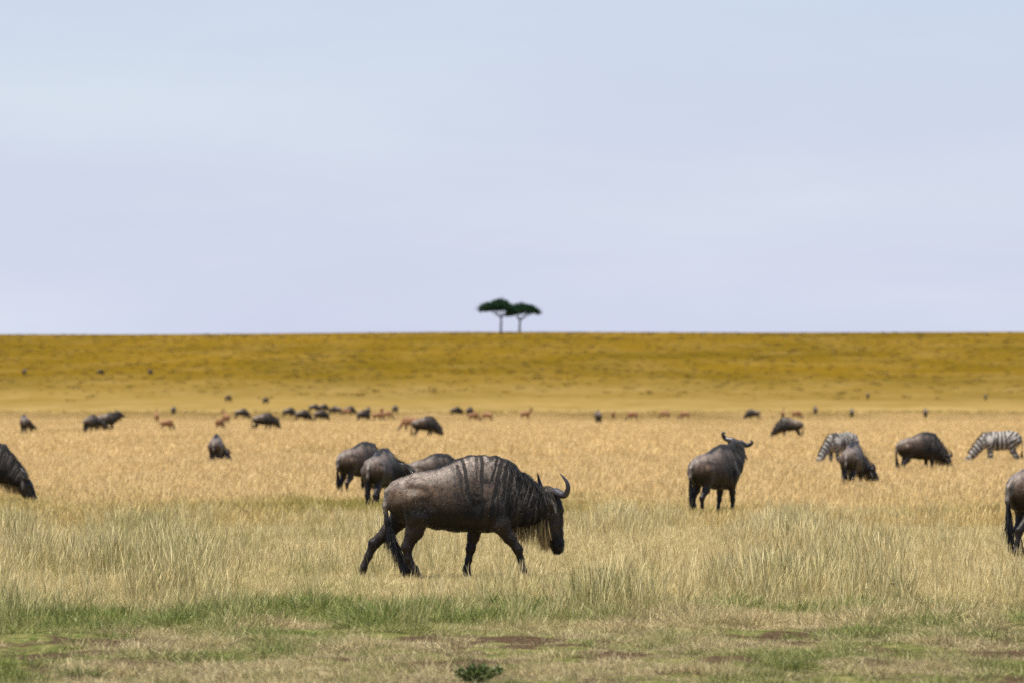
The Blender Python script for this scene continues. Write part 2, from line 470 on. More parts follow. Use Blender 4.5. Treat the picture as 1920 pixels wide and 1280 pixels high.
# ------------------------------------------------------------------ bodies: blended lofts -> one closed skin
class Skin:
    def __init__(self):
        self.cut = []
        self.seg = []      # (group, c0, c1, U, V, T, L, a0, a1, b0, b1, e0, e1, s0, s1, k)
    def chain(self, group, pts, up=(0, 0, 1), k=.03, s0=0.0, sdir=1.0, egg=None):
        """pts: (x, y, z, half_height, half_width); up: the half_height direction, one for all or one per point"""
        P = np.array([p[:3] for p in pts], float)
        ups = np.array(up, float)
        if ups.ndim == 1: ups = np.repeat(ups[None], len(P), 0)
        s = s0
        for i in range(len(P) - 1):
            d = P[i + 1] - P[i]; L = np.linalg.norm(d); T = d / L
            U = (ups[i] + ups[i + 1]) * .5
            U = nrm(U - T * (U @ T)); V = np.cross(T, U)
            e0, e1 = (egg[i], egg[i + 1]) if egg else (0, 0)
            self.seg.append((group, P[i], P[i + 1], U, V, T, L, pts[i][3], pts[i + 1][3], pts[i][4], pts[i + 1][4], e0, e1, s, s + sdir * L, k))
            s += sdir * L
    @staticmethod
    def dist(S, Q):
        _, c0, c1, U, V, T, L, a0, a1, b0, b1, e0, e1, s0, s1, k = S
        q = Q - c0
        tt = q @ T
        t = np.clip(tt / L, 0, 1)
        w = tt - t * L
        u = q @ U - 0.0; v = q @ V
        a = a0 + (a1 - a0) * t; b = b0 + (b1 - b0) * t
        if e0 or e1:
            b = b * (1 - (e0 + (e1 - e0) * t) * np.clip(u / a, -1, 1))
        mn = np.minimum(a, b)
        return (np.sqrt((u / a) ** 2 + (v / b) ** 2 + (w / mn) ** 2) - 1) * mn, t, u / a
    def groove(self, pts, r, k=.05):
        """a soft furrow between muscles"""
        for p, q in zip(pts[:-1], pts[1:]):
            self.cut.append((np.array(p, float), np.array(q, float), r, k))
    def build(self, h):
        lo = np.min([np.minimum(S[1] - max(S[7], S[9]), S[2] - max(S[8], S[10])) for S in self.seg], 0) - .08
        hi = np.max([np.maximum(S[1] + max(S[7], S[9]), S[2] + max(S[8], S[10])) for S in self.seg], 0) + .08
        n = np.ceil((hi - lo) / h).astype(int) + 1
        D = np.full(n, .3, np.float32)
        for S in self.seg:
            r = max(S[7], S[8], S[9], S[10]) * 1.25 + .05
            i0 = np.maximum(np.floor((np.minimum(S[1], S[2]) - r - lo) / h).astype(int), 0)
            i1 = np.minimum(np.ceil((np.maximum(S[1], S[2]) + r - lo) / h).astype(int) + 1, n)
            ax = [lo[j] + h * np.arange(i0[j], i1[j]) for j in range(3)]
            Q = np.stack(np.meshgrid(*ax, indexing='ij'), -1)
            d, _, _ = Skin.dist(S, Q)
            sub = D[i0[0]:i1[0], i0[1]:i1[1], i0[2]:i1[2]]
            k = S[15]
            m = np.maximum(k - np.abs(sub - d), 0) / k
            D[i0[0]:i1[0], i0[1]:i1[1], i0[2]:i1[2]] = np.minimum(sub, d) - m * m * k * .25
        for p, q, rr, k in self.cut:
            i0 = np.maximum(np.floor((np.minimum(p, q) - rr - .06 - lo) / h).astype(int), 0)
            i1 = np.minimum(np.ceil((np.maximum(p, q) + rr + .06 - lo) / h).astype(int) + 1, n)
            ax = [lo[j] + h * np.arange(i0[j], i1[j]) for j in range(3)]
            Q = np.stack(np.meshgrid(*ax, indexing='ij'), -1) - p
            t = np.clip(Q @ (q - p) / ((q - p) @ (q - p)), 0, 1)
            d = rr - np.linalg.norm(Q - t[..., None] * (q - p), axis=-1)
            sub = D[i0[0]:i1[0], i0[1]:i1[1], i0[2]:i1[2]]
            m = np.maximum(k - np.abs(sub - d), 0) / k
            D[i0[0]:i1[0], i0[1]:i1[1], i0[2]:i1[2]] = np.maximum(sub, d) + m * m * k * .25
        ins = D < 0
        c = np.zeros(n - 1, np.int8)
        off = [(i, j, k) for i in (0, 1) for j in (0, 1) for k in (0, 1)]
        nx, ny, nz = n
        for i, j, k in off:
            c += ins[i:nx - 1 + i, j:ny - 1 + j, k:nz - 1 + k]
        act = np.argwhere((c > 0) & (c < 8))
        acc = np.zeros((len(act), 3)); cnt = np.zeros(len(act))
        for a in off:
            for ax in range(3):
                if a[ax]: continue
                b = list(a); b[ax] = 1
                da = D[tuple((act + a).T)]; db = D[tuple((act + b).T)]
                x = (da < 0) != (db < 0)
                tt = np.where(x, da / np.where(x, da - db, 1), 0)
                p = act + np.array(a, float)
                p[:, ax] += tt
                acc[x] += p[x]; cnt[x] += 1
        V = lo + h * acc / cnt[:, None]
        vid = np.full(n - 1, -1, np.int64)
        vid[tuple(act.T)] = np.arange(len(act))
        F = []
        for ax in range(3):
            b1, b2 = (ax + 1) % 3, (ax + 2) % 3
            sl0 = [slice(1, n[j] - 1) for j in range(3)]; sl1 = list(sl0)
            sl0[ax] = slice(0, n[ax] - 1); sl1[ax] = slice(1, n[ax])
            s0 = ins[tuple(sl0)]; s1 = ins[tuple(sl1)]
            e = np.argwhere(s0 != s1)
            flip = s0[tuple(e.T)]
            st = np.ones(3, int); st[ax] = 0
            e = e + st
            u1 = np.zeros(3, int); u1[b1] = 1
            u2 = np.zeros(3, int); u2[b2] = 1
            q = np.stack([vid[tuple((e - u1 - u2).T)], vid[tuple((e - u2).T)], vid[tuple(e.T)], vid[tuple((e - u1).T)]], -1)
            q = np.where(flip[:, None], q, q[:, ::-1])
            F.append(q)
        F = np.concatenate(F)
        return V, F
    def weights(self, V):
        """per group: distance, lengthwise coordinate and height within the section"""
        out = {}
        for S in self.seg:
            d, t, u = Skin.dist(S, V)
            s = S[13] + (S[14] - S[13]) * t
            if S[0] not in out:
                out[S[0]] = [d, s, u]
            else:
                o = out[S[0]]; m = d < o[0]
                o[0] = np.where(m, d, o[0]); o[1] = np.where(m, s, o[1]); o[2] = np.where(m, u, o[2])
        return out

def tube(name, pts, mat, parent, sides=10, up=(.3, .2, 1)):
    """tapering round tube through (x, y, z, r)"""
    P = np.array([p[:3] for p in pts], float); r = np.array([p[3] for p in pts])
    # resample smoothly
    n = len(P); tt = np.linspace(0, n - 1, (n - 1) * 4 + 1)
    def cr(A):
        A = np.asarray(A, float); out = []
        for t in tt:
            i = min(int(t), n - 2); f = t - i
            p0, p1, p2, p3 = A[max(i - 1, 0)], A[i], A[i + 1], A[min(i + 2, n - 1)]
            out.append(.5 * (2 * p1 + (p2 - p0) * f + (2 * p0 - 5 * p1 + 4 * p2 - p3) * f * f + (3 * p1 - p0 - 3 * p2 + p3) * f ** 3))
        return np.array(out)
    C = cr(P); rr = np.maximum(cr(r), .0015)
    T = nrm(np.gradient(C, axis=0))
    U = nrm(np.cross(T, np.array(up, float))); W = np.cross(T, U)
    a = np.linspace(0, 2 * np.pi, sides, endpoint=False)
    V = (C[:, None] + rr[:, None, None] * (np.cos(a)[None, :, None] * U[:, None] + np.sin(a)[None, :, None] * W[:, None])).reshape(-1, 3)
    m = len(C); F = []
    i = np.arange(m - 1)[:, None] * sides; j = np.arange(sides)[None]; jn = (j + 1) % sides
    F = np.stack([i + j, i + jn, i + sides + jn, i + sides + j], -1).reshape(-1, 4)
    V = np.concatenate([V, C[:1], C[-1:]])
    k = np.arange(sides); kn = (k + 1) % sides
    f0 = np.stack([np.full(sides, m * sides), kn, k], -1)
    f1 = np.stack([np.full(sides, m * sides + 1), (m - 1) * sides + k, (m - 1) * sides + kn], -1)
    return add_mesh(name, V, [F, f0, f1], mat, parent)

def ball(name, c, r, mat, parent):
    a, b = 10, 6
    V = [np.array(c) + np.array((0, 0, r))]
    for i in range(1, b):
        for j in range(a):
            ph = math.pi * i / b; th = 2 * math.pi * j / a
            V.append(np.array(c) + r * np.array((math.sin(ph) * math.cos(th), math.sin(ph) * math.sin(th), math.cos(ph))))
    V.append(np.array(c) - np.array((0, 0, r)))
    Q = [[1 + (i - 1) * a + j, 1 + i * a + j, 1 + i * a + (j + 1) % a, 1 + (i - 1) * a + (j + 1) % a] for i in range(1, b - 1) for j in range(a)]
    T = [[0, 1 + j, 1 + (j + 1) % a] for j in range(a)] + [[len(V) - 1, 1 + (b - 2) * a + (j + 1) % a, 1 + (b - 2) * a + j] for j in range(a)]
    return add_mesh(name, np.array(V), [np.array(Q), np.array(T)], mat, parent)

def hair(name, P, D, L, W, bend, mat, parent, r, segs=4):
    V, F, H, B = ribbons(P, nrm(D), L, W, bend, segs, r)
    return add_mesh(name, V, F, mat, parent, True, {"h": ('FLOAT', H.astype(np.float32)), "br": ('FLOAT', B.astype(np.float32))})

# ---- coats
def coat_material():
    t = NT("wildebeest_coat")
    col = t.attr("coat").outputs["Color"]
    st = t.attr("st")
    sep = t.n("ShaderNodeSeparateXYZ", {0: st.outputs["Vector"]})
    s, v, mask = sep.outputs[0], sep.outputs[1], sep.outputs[2]
    tc = t.n("ShaderNodeTexCoord").outputs["Object"]
    wav = t.noise(tc, 3.2, 2)
    vec = t.n("ShaderNodeCombineXYZ", {0: t.math('ADD', t.math('MULTIPLY', s, 25.0), t.math('MULTIPLY', wav, 3.6)), 1: t.math('MULTIPLY', v, .5), 2: 0.0})
    stripe = t.noise(vec.outputs[0], 1.0, 2.5, .55)
    ph = t.math('ADD', t.math('MULTIPLY', s, 2 * math.pi / .068), t.math('ADD', t.math('MULTIPLY', wav, 9.0), t.math('MULTIPLY', v, .8)))
    fur0 = t.noise(t.mapping(tc, (70, 70, 26)), 1.0, 3, .7)
    stripe = t.math('ADD', t.math('ADD', t.math('ADD', .425, t.math('MULTIPLY', fur0, .15)), t.math('MULTIPLY', t.math('SINE', ph), .09)), t.math('MULTIPLY', t.math('SUBTRACT', stripe, .5), .75))
    dark = t.math('MULTIPLY', t.rng(stripe, .55, .48), mask)
    lite = t.math('MULTIPLY', t.rng(stripe, .58, .70), mask)
    fur = t.noise(t.mapping(tc, (120, 120, 45)), 1.0, 3, .65)
    mot = t.noise(tc, 16.0, 5, .7)
    c = t.mix(1.0, col, t.n("ShaderNodeCombineColor", {i: t.rng(mot, .3, .72, .35, 1.65) for i in range(3)}).outputs[0], 'MULTIPLY')
    c = t.mix(t.rng(fur, .35, .7, 0, .5), c, t.mix(1.0, c, (1.9, 1.8, 1.7), 'MULTIPLY'))
    c = t.mix(t.math('MULTIPLY', lite, .8), c, t.mix(1.0, c, (2.3, 2.25, 2.2), 'MULTIPLY'))
    c = t.mix(t.math('MULTIPLY', dark, .93), c, (.006, .005, .005))
    hgt = t.math('ADD', t.math('MULTIPLY', fur, .25), t.math('ADD', t.math('MULTIPLY', t.math('SUBTRACT', 1.0, dark), .55), t.math('MULTIPLY', mot, .5)))
    bmp = t.n("ShaderNodeBump", {"Strength": .8, "Distance": .02, "Height": hgt})
    b = t.n("ShaderNodeBsdfPrincipled", {"Base Color": c, "Roughness": t.rng(dark, 0, 1, .44, .75), "Specular IOR Level": .30, "Normal": bmp.outputs[0],
                                          "Sheen Weight": .05, "Sheen Roughness": .4})
    return t.surf(b.outputs[0])

def hair_material(name, root, tip, rough=.5):
    t = NT(name)
    h = t.attr("h").outputs["Fac"]; br = t.attr("br").outputs["Fac"]
    c = t.mix(t.math('ADD', t.math('MULTIPLY', h, .75), t.math('MULTIPLY', br, .35), clamp=True), root, tip)
    b = t.n("ShaderNodeBsdfPrincipled", {"Base Color": c, "Roughness": rough, "Specular IOR Level": .35})
    return t.surf(b.outputs[0])

def plain(name, c, rough, spec=.5, bump=0.0, bscale=40.0):
    t = NT(name)
    tc = t.n("ShaderNodeTexCoord").outputs["Object"]
    n = t.noise(tc, bscale, 4, .6)
    cc = t.mix(1.0, c, t.n("ShaderNodeCombineColor", {i: t.rng(n, .3, .7, .7, 1.3) for i in range(3)}).outputs[0], 'MULTIPLY')
    b = t.n("ShaderNodeBsdfPrincipled", {"Base Color": cc, "Roughness": rough, "Specular IOR Level": spec})
    if bump:
        t.s(b.inputs["Normal"], t.n("ShaderNodeBump", {"Strength": bump, "Distance": .01, "Height": n}).outputs[0])
    return t.surf(b.outputs[0])

M_COAT = coat_material()
M_HORN = plain("horn_keratin", (.045, .040, .046), .32, .5, .35, 60)
M_EYE = plain("eye_dark", (.012, .008, .006), .08, .6)
M_MANE = hair_material("mane_hair", (.006, .005, .005), (.022, .018, .016))
M_BEARD = hair_material("beard_hair", (.032, .021, .011), (.50, .35, .14))
M_TAIL = hair_material("tail_hair", (.008, .007, .008), (.016, .014, .017))

def lerp(a, b, f):
    f = np.clip(f, 0, 1)[:, None]
    return np.asarray(a)[None] * (1 - f) + np.asarray(b)[None] * f if np.ndim(a) == 1 else a * (1 - f) + np.asarray(b) * f

# torso outline: x, top, bottom, half width, egg
TORSO = [(-.655, 1.115, .80, .12, 0), (-.57, 1.19, .66, .20, .02), (-.39, 1.25, .645, .225, .05), (-.19, 1.285, .59, .24, .08), (0, 1.34, .56, .262, .12),
         (.13, 1.40, .56, .262, .2), (.24, 1.445, .565, .26, .3), (.355, 1.452, .56, .245, .4), (.46, 1.39, .55, .21, .42), (.52, 1.31, .58, .18, .4)]

def head_frame(D, F):
    D = nrm(D); F = np.asarray(F, float); F = nrm(F - D * (F @ D)); S = np.cross(F, -D)   # S: animal's left
    return D, F, S

def wildebeest(root, pose, h, seed=1, hair_n=1.0):
    r = np.random.RandomState(seed)
    sk = Skin()
    tz = pose.get("drop", 0.0)
    sk.chain("torso", [(x, 0, (a + b) / 2 - tz, (a - b) / 2, w) for x, a, b, w, e in TORSO], k=.03, s0=TORSO[0][0], egg=[e for *_, e in TORSO])
    for kind, pts in pose["legs"]:
        sk.chain("leg", pts, up=(1, 0, 0), k=.038)
    for sg in (-1, 1):
        sk.chain("torso2", [(-.47, sg * .13, 1.12 - tz, .06, .07), (-.36, sg * .15, 1.08 - tz, .07, .07)], k=.05)
        for gp, gr in (([(-.21, .262, 1.08), (-.25, .275, .85), (-.22, .26, .66)], .030), ([(.24, .275, 1.12), (.27, .29, .88), (.33, .27, .66)], .034),
                       ([(-.60, .235, 1.0), (-.60, .235, .75)], .022), ([(.42, .255, 1.15), (.55, .26, .92)], .026), ([(-.30, .27, .92), (-.12, .285, .72)], .022)):
            sk.groove([(a, sg * b, c - tz) for a, b, c in gp], gr)
    nk = pose["neck"]
    P = np.array([p[:3] for p in nk], float)
    T = nrm(np.gradient(P, axis=0))
    side = np.array([0, 1.0, 0])
    ups = nrm(np.cross(T, side)); ups = np.where((ups[:, 2:3] < -.2), -ups, ups)
    # section up-vectors lie in the neck's own vertical plane
    ups = np.array([nrm(np.array([0, 0, 1.0]) - t * t[2]) if abs(t[2]) < .97 else nrm(np.array([1.0, 0, 0])) for t in T])
    sk.chain("neck", nk, up=ups, k=.06, s0=.46, egg=[.4] + [.25] * (len(nk) - 1))
    poll, D, F = pose["head"]
    poll = np.array(poll, float); D, F, S = head_frame(D, F)
    hs = pose.get("hs", 1.0)
    H = lambda t, f=0, s=0: poll + (D * t + F * f + S * s) * hs
    hp = [(0.0, -.01, .115, .10), (.10, -.01, .145, .115), (.20, -.01, .155, .115), (.33, .0, .132, .094), (.46, .015, .10, .076), (.57, .025, .082, .078), (.635, .03, .066, .076)]
    sk.chain("head", [(*H(t, f), a * hs, b * hs) for t, f, a, b in hp], up=F, k=.03)
    sk.chain("head", [(*H(.17, -.06), .12, .085), (*H(.32, -.05), .095, .07)], up=F, k=.04)
    for sg in (-1, 1):
        e0 = H(.075, -.03, sg * .10); e1 = H(.12, -.06, sg * .20); e2 = H(.20, -.09, sg * .275)
        sk.chain("ear", [(*e0, .03, .022), (*e1, .052 * hs, .018), (*e2, .02, .010)], up=nrm(D + .2 * F), k=.02)
        sk.chain("head", [(*H(.13, .07, sg * .085), .03, .03), (*H(.17, .075, sg * .09), .03, .03)], up=F, k=.03)
    tl = pose["tail"]
    sk.chain("tail", tl, up=(1, 0, 0), k=.03)
    V, Fc = sk.build(h)
    g = sk.weights(V)
    names = list(g)
    d = np.stack([g[n][0] for n in names], 1)
    w = np.exp(-(d - d.min(1, keepdims=True)) / .022)
    w /= w.sum(1, keepdims=True)
    C = np.zeros((len(V), 3)); mask = np.zeros(len(V)); sv = np.zeros(len(V)); vv = np.zeros(len(V))
    zz = V[:, 2] + tz
    rump = np.array((.086, .054, .032)); mid = np.array((.046, .031, .021)); top = np.array((.175, .138, .116)); belly = np.array((.007, .005, .004))  # top includes a painted back highlight; belly is dark coat deepened by painted shade
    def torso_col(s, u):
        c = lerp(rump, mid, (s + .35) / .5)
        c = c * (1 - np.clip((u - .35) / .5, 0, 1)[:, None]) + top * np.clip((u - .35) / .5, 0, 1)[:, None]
        bl = np.clip((.22 - u) / .72, 0, 1)[:, None]; c = c * (1 - bl) + belly * bl  # belly tone climbs the lower flank, adding painted shade to the natural dark
        seam = np.clip((-.63 - V[:, 0]) / .05, 0, 1) * np.clip(1 - np.abs(np.abs(V[:, 1]) - .055) / .035, 0, 1) * np.clip((1.06 - zz) / .06, 0, 1)
        c = c * (1 - .9 * seam[:, None])
        line = np.clip((u - .955) / .03, 0, 1) * np.clip((s + .45) / .3, 0, 1)
        if pose.get("crest", True):
            line = np.maximum(line, np.clip((u - .70) / .12, 0, 1) * np.clip((s - .12) / .12, 0, 1))
        return c * (1 - line[:, None]) + np.array((.012, .010, .010)) * line[:, None]
    leg_hi = lerp(np.array((.011, .0062, .0045)), np.array((.044, .029, .019)), (zz - .48) / .30)
    leg_hi = lerp(np.array((.020, .012, .010)), leg_hi, (zz - .09) / .05) if False else leg_hi
    for i, n in enumerate(names):
        dd, s, u = g[n]; wi = w[:, i]
        if n == "torso2":
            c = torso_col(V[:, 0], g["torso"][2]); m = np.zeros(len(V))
        elif n == "torso":
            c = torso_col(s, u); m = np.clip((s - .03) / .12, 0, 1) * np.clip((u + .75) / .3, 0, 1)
        elif n == "neck":
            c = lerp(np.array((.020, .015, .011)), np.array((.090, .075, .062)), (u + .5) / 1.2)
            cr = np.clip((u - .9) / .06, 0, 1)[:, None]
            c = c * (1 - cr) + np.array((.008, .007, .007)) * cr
            m = np.ones(len(V))
        elif n == "leg":
            ut = np.clip((zz - .60) / .16, 0, 1)
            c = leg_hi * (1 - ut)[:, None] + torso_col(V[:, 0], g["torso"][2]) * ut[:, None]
            m = np.clip((V[:, 0] - .06) / .12, 0, 1) * ut
        elif n == "head":
            q = V - poll; f = q @ F; t = q @ D; sd = np.abs(q @ S)
            blk = np.maximum(np.clip((f - .045) / .03, 0, 1), np.clip((t - .40) / .10, 0, 1))
            c = lerp(np.array((.048, .036, .026)), np.array((.0045, .004, .0045)), blk)
            m = np.clip((.02 - f) / .05, 0, 1) * .35
        elif n == "ear":
            c = np.tile(np.array((.05, .04, .033)), (len(V), 1)); m = np.zeros(len(V))
        else:
            c = lerp(np.array((.19, .155, .130)), np.array((.012, .010, .011)), (s - .26) / .16); m = np.zeros(len(V))
        C += c * wi[:, None]; mask += m * wi
        if n in ("leg", "torso2"):
            sv += wi * V[:, 0]; vv += wi * np.clip(g["torso"][2], -1, 1)
        elif n in ("torso", "neck", "head"):
            sv += wi * (s if n != "head" else s + 1.0); vv += wi * u
    ws = sum(w[:, names.index(n)] for n in ("torso", "torso2", "leg", "neck", "head")) + 1e-6
    sv /= ws; vv /= ws
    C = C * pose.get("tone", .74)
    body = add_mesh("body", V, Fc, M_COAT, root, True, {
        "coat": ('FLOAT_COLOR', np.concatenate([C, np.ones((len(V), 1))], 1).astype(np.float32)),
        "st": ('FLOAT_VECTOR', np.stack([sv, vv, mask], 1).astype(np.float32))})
    if pose.get("fur"):
        # short coat, lying back and down along the body, coloured like the skin under it
        n = pose["fur"]
        N = np.zeros((len(body.data.vertices), 3), np.float32); body.data.vertices.foreach_get("normal", N.ravel())
        N = np.array([v.normal[:] for v in body.data.vertices])
        pick = r.choice(len(V), n, replace=False) if len(V) > n else r.randint(0, len(V), n)
        nn = N[pick]; fl = np.array((-.55, 0, -.85)); fl = nrm(fl - nn * (nn @ fl)[:, None])
        isn = np.isin(np.argmin(d, 1)[pick], [names.index("neck"), names.index("head")])
        L = np.where(isn, .022 + .03 * r.rand(n), .012 + .016 * r.rand(n))
        fv, ff, fh, fb = ribbons(V[pick] - nn * .002, nrm(fl + nn * (.22 + .25 * r.rand(n))[:, None] + r.normal(size=(n, 3)) * .18), L, .0028 + .002 * r.rand(n), fl * .2, 2, r)
        k = 6
        fc = C[pick] * (.55 + .95 * r.rand(n))[:, None]
        add_mesh("coat_hair", fv, ff, M_COAT, root, True, {
            "coat": ('FLOAT_COLOR', np.repeat(np.concatenate([fc, np.ones((n, 1))], 1), k, 0).astype(np.float32)),
            "st": ('FLOAT_VECTOR', np.repeat(np.stack([sv, vv, mask], 1)[pick], k, 0).astype(np.float32))})
    # horns: heavy boss, out and slightly down, then up and in
    for sg in (-1, 1):
        hsp = pose.get("hspan", 1.0)
        hpts = [(-.005, .03, .015, .050), (-.02, .055, .085, .056), (.0, .06, .165, .046), (.01, .075, .245, .038), (-.055, .09, .305, .030), (-.135, .085, .315, .022), (-.205, .06, .285, .013), (-.25, .04, .255, .004)]
        tube("horn", [(*H(t, f, sg * s * hsp), rr * hs) for t, f, s, rr in hpts], M_HORN, root, 12)
        ball("eye", H(.165, .085, sg * .108), .026, M_EYE, root)
    # mane: from the hump to the poll, hanging to one side
    n = int(700 * hair_n)
    Q = np.array([p[:3] for p in nk], float) + ups * np.array([p[3] for p in nk])[:, None] * .97
    crest = np.concatenate([[(.57, 0, 1.33 - tz)], Q[1:], [H(.0, .03)]])
    t = r.rand(n) * (len(crest) - 1); i = np.minimum(t.astype(int), len(crest) - 2); f = (t - i)[:, None]
    P0 = crest[i] * (1 - f) + crest[i + 1] * f + r.normal(size=(n, 3)) * np.array((.006, .014, .004))
    dirs = np.stack([.25 * r.normal(size=n) + .35, r.choice([-1, 1], n) * (.4 + .6 * r.rand(n)), .45 + .3 * r.rand(n)], -1)
    hair("mane", P0, dirs, .07 + .14 * r.rand(n), .006 + .006 * r.rand(n), np.stack([np.zeros(n), dirs[:, 1] * .5, -.75 - .5 * r.rand(n)], -1), M_MANE, root, r)
    # beard: throat and underside of the neck, hanging straight down
    n = int(1300 * hair_n)
    lo = np.array([p[:3] for p in nk], float) - ups * np.array([p[3] for p in nk])[:, None] * .88
    thr = np.concatenate([lo[1:], [H(.22, -.13), H(.36, -.12), H(.42, -.07)]])
    t = (1 - r.rand(n) ** .95) * (len(thr) - 1); i = np.minimum(t.astype(int), len(thr) - 2); f = (t - i)[:, None]
    P0 = thr[i] * (1 - f) + thr[i + 1] * f + r.normal(size=(n, 3)) * np.array((.015, .032, .012)) + np.array((0, 0, .03))
    if P0[:, 2].mean() > .3:
        L = (.14 + .24 * r.rand(n)) * np.clip(.70 + t / len(thr) * .6, 0, 1.0)
        L = np.minimum(L, np.maximum(P0[:, 2] - .33, .08))
    else:
        L = .06 + .06 * r.rand(n)
    dirs = np.stack([.06 * r.normal(size=n), .08 * r.normal(size=n), -np.ones(n)], -1)
    hair("beard", P0, dirs, L, .005 + .007 * r.rand(n), r.normal(size=(n, 3)) * .06, M_BEARD, root, r)
    # tail tuft
    n = int(520 * hair_n)
    tp = np.array([p[:3] for p in tl], float)
    k0 = (len(tp) - 1) * .52
    t = k0 + r.rand(n) * (len(tp) - 1 - k0); i = np.minimum(t.astype(int), len(tp) - 2); f = (t - i)[:, None]
    P0 = tp[i] * (1 - f) + tp[i + 1] * f + r.normal(size=(n, 3)) * .012
    dirs = nrm(tp[i + 1] - tp[i]) + r.normal(size=(n, 3)) * .10
    L = np.minimum(.14 + .26 * r.rand(n), np.maximum(P0[:, 2] - .02, .05)) if not tz else .10 + .12 * r.rand(n)
    hair("tail_tuft", P0, dirs, L, .008 + .008 * r.rand(n), r.normal(size=(n, 3)) * .05 + np.array((0, 0, -.12)), M_TAIL, root, r)
    return root

# ---- leg joints: (x, y, z, fore-aft radius, side radius)
def fore(y, elbow_x, knee_x, foot_x, lift=0.0):
    m = (knee_x + foot_x) / 2
    return ("fore", [(.40, y * 1.2, .86, .15, .09), (elbow_x - .02, y, .66, .095, .075), ((elbow_x + knee_x) / 2, y, .50, .062, .055), (knee_x, y, .355, .050, .045),
                     (m, y, .22, .032, .030), (foot_x - .01, y, .115, .036, .034), (foot_x + .015, y, .06, .033, .032), (foot_x + .025, y, .03, .045, .042)])
def hind(y, stifle_x, hock_x, foot_x):
    return ("hind", [(-.47, y * 1.15, .94, .20, .12), (stifle_x - .06, y, .74, .135, .095), ((stifle_x * .55 + hock_x * .45), y, .56, .085, .065), (hock_x, y, .40, .055, .042),
                     (hock_x * .55 + foot_x * .45, y, .24, .036, .032), (foot_x - .01, y, .12, .040, .036), (foot_x + .02, y, .06, .035, .033), (foot_x + .035, y, .03, .047, .043)])

TAIL_DOWN = [(-.72, 0, 1.09, .04, .04), (-.80, 0, .98, .036, .036), (-.82, 0, .80, .032, .032), (-.80, 0, .60, .02, .02), (-.77, 0, .42, .012, .012)]
STAND = [fore(-.135, .40, .42, .40), fore(.135, .38, .34, .28), hind(-.14, -.36, -.62, -.60), hind(.14, -.34, -.52, -.46)]
STEP = [fore(-.135, .44, .52, .50), fore(.135, .34, .24, .16), hind(-.14, -.38, -.74, -.80), hind(.14, -.32, -.48, -.38)]
GRAZE_NECK = [(.42, 0, .99, .37, .21), (.60, 0, .90, .32, .17), (.76, 0, .78, .25, .14), (.88, 0, .68, .20, .125), (.96, 0, .62, .15, .11)]
def turned_neck(ang, z_end, n=5, reach=.62):
    """neck leaving the shoulder and turning sideways (+ to the animal's left)"""
    pts = []; x, y, z = .42, 0.0, 1.0
    for i in range(n):
        f = i / (n - 1)
        pts.append((x, y, 1.0 + (z_end - 1.0) * f, .38 - .25 * f ** .8, .20 - .11 * f))
        a = ang * (f * .8 + .1); st = reach / (n - 1)
        x += math.cos(a) * st; y += math.sin(a) * st
    return pts
def turned_pose(ang, z_end, legs, tilt=-.8, tail=TAIL_DOWN, reach=.62):
    nk = turned_neck(ang, z_end, reach=reach)
    d = (math.cos(ang), math.sin(ang), tilt)
    return dict(legs=legs, neck=nk, head=((nk[-1][0] + .02, nk[-1][1], nk[-1][2]), d, (math.cos(ang) * 1, math.sin(ang) * 1, .5)), tail=tail)

POSES = {
    "graze": dict(legs=STAND, neck=GRAZE_NECK, head=((.99, 0, .65), (.40, 0, -.92), (.92, 0, .4)), tail=TAIL_DOWN),
    "low": dict(legs=STEP, neck=[(.42, 0, .99, .37, .20), (.62, 0, .94, .33, .16), (.80, 0, .88, .27, .135), (.95, 0, .82, .20, .11), (1.04, 0, .85, .14, .10)],
                head=((1.06, 0, .92), (.35, 0, -1), (1, 0, .2)), tail=TAIL_DOWN),
    "graze_right": turned_pose(R(-62), .64, STAND, -2.0, reach=.66),
    "look_right": turned_pose(R(-75), .92, STEP, -.9),
    "alert": dict(hs=1.18, hspan=.82, legs=STAND, neck=[(.40, 0, 1.02, .37, .20), (.58, .0, 1.10, .31, .19), (.70, .03, 1.21, .26, .18), (.78, .06, 1.32, .22, .17), (.82, .08, 1.38, .18, .15)],
                  head=((.83, .10, 1.43), (.60, .62, -.42), (.30, -.15, .95)), tail=TAIL_DOWN),
}

# ------------------------------------------------------------------ placing
def at(px, row_or_s, by_row=False):
    """ground point seen at a column of the photograph and a scale in pixels per metre"""
    y = FPX / row_or_s
    x = (px - 960.0) / row_or_s
    return x, y, float(ground_z(x, y))

def children_of(o):
    return [c for c in scene.objects if c.parent is o]

def copy_tree(src, loc, rz, sc):
    c = src.copy(); link(c)
    c.location = loc; c.rotation_euler = (0, 0, rz); c.scale = (sc, sc, sc)
    for ch in KIDS[src.name]:
        k = ch.copy(); link(k, c)
    return c
KIDS = {}

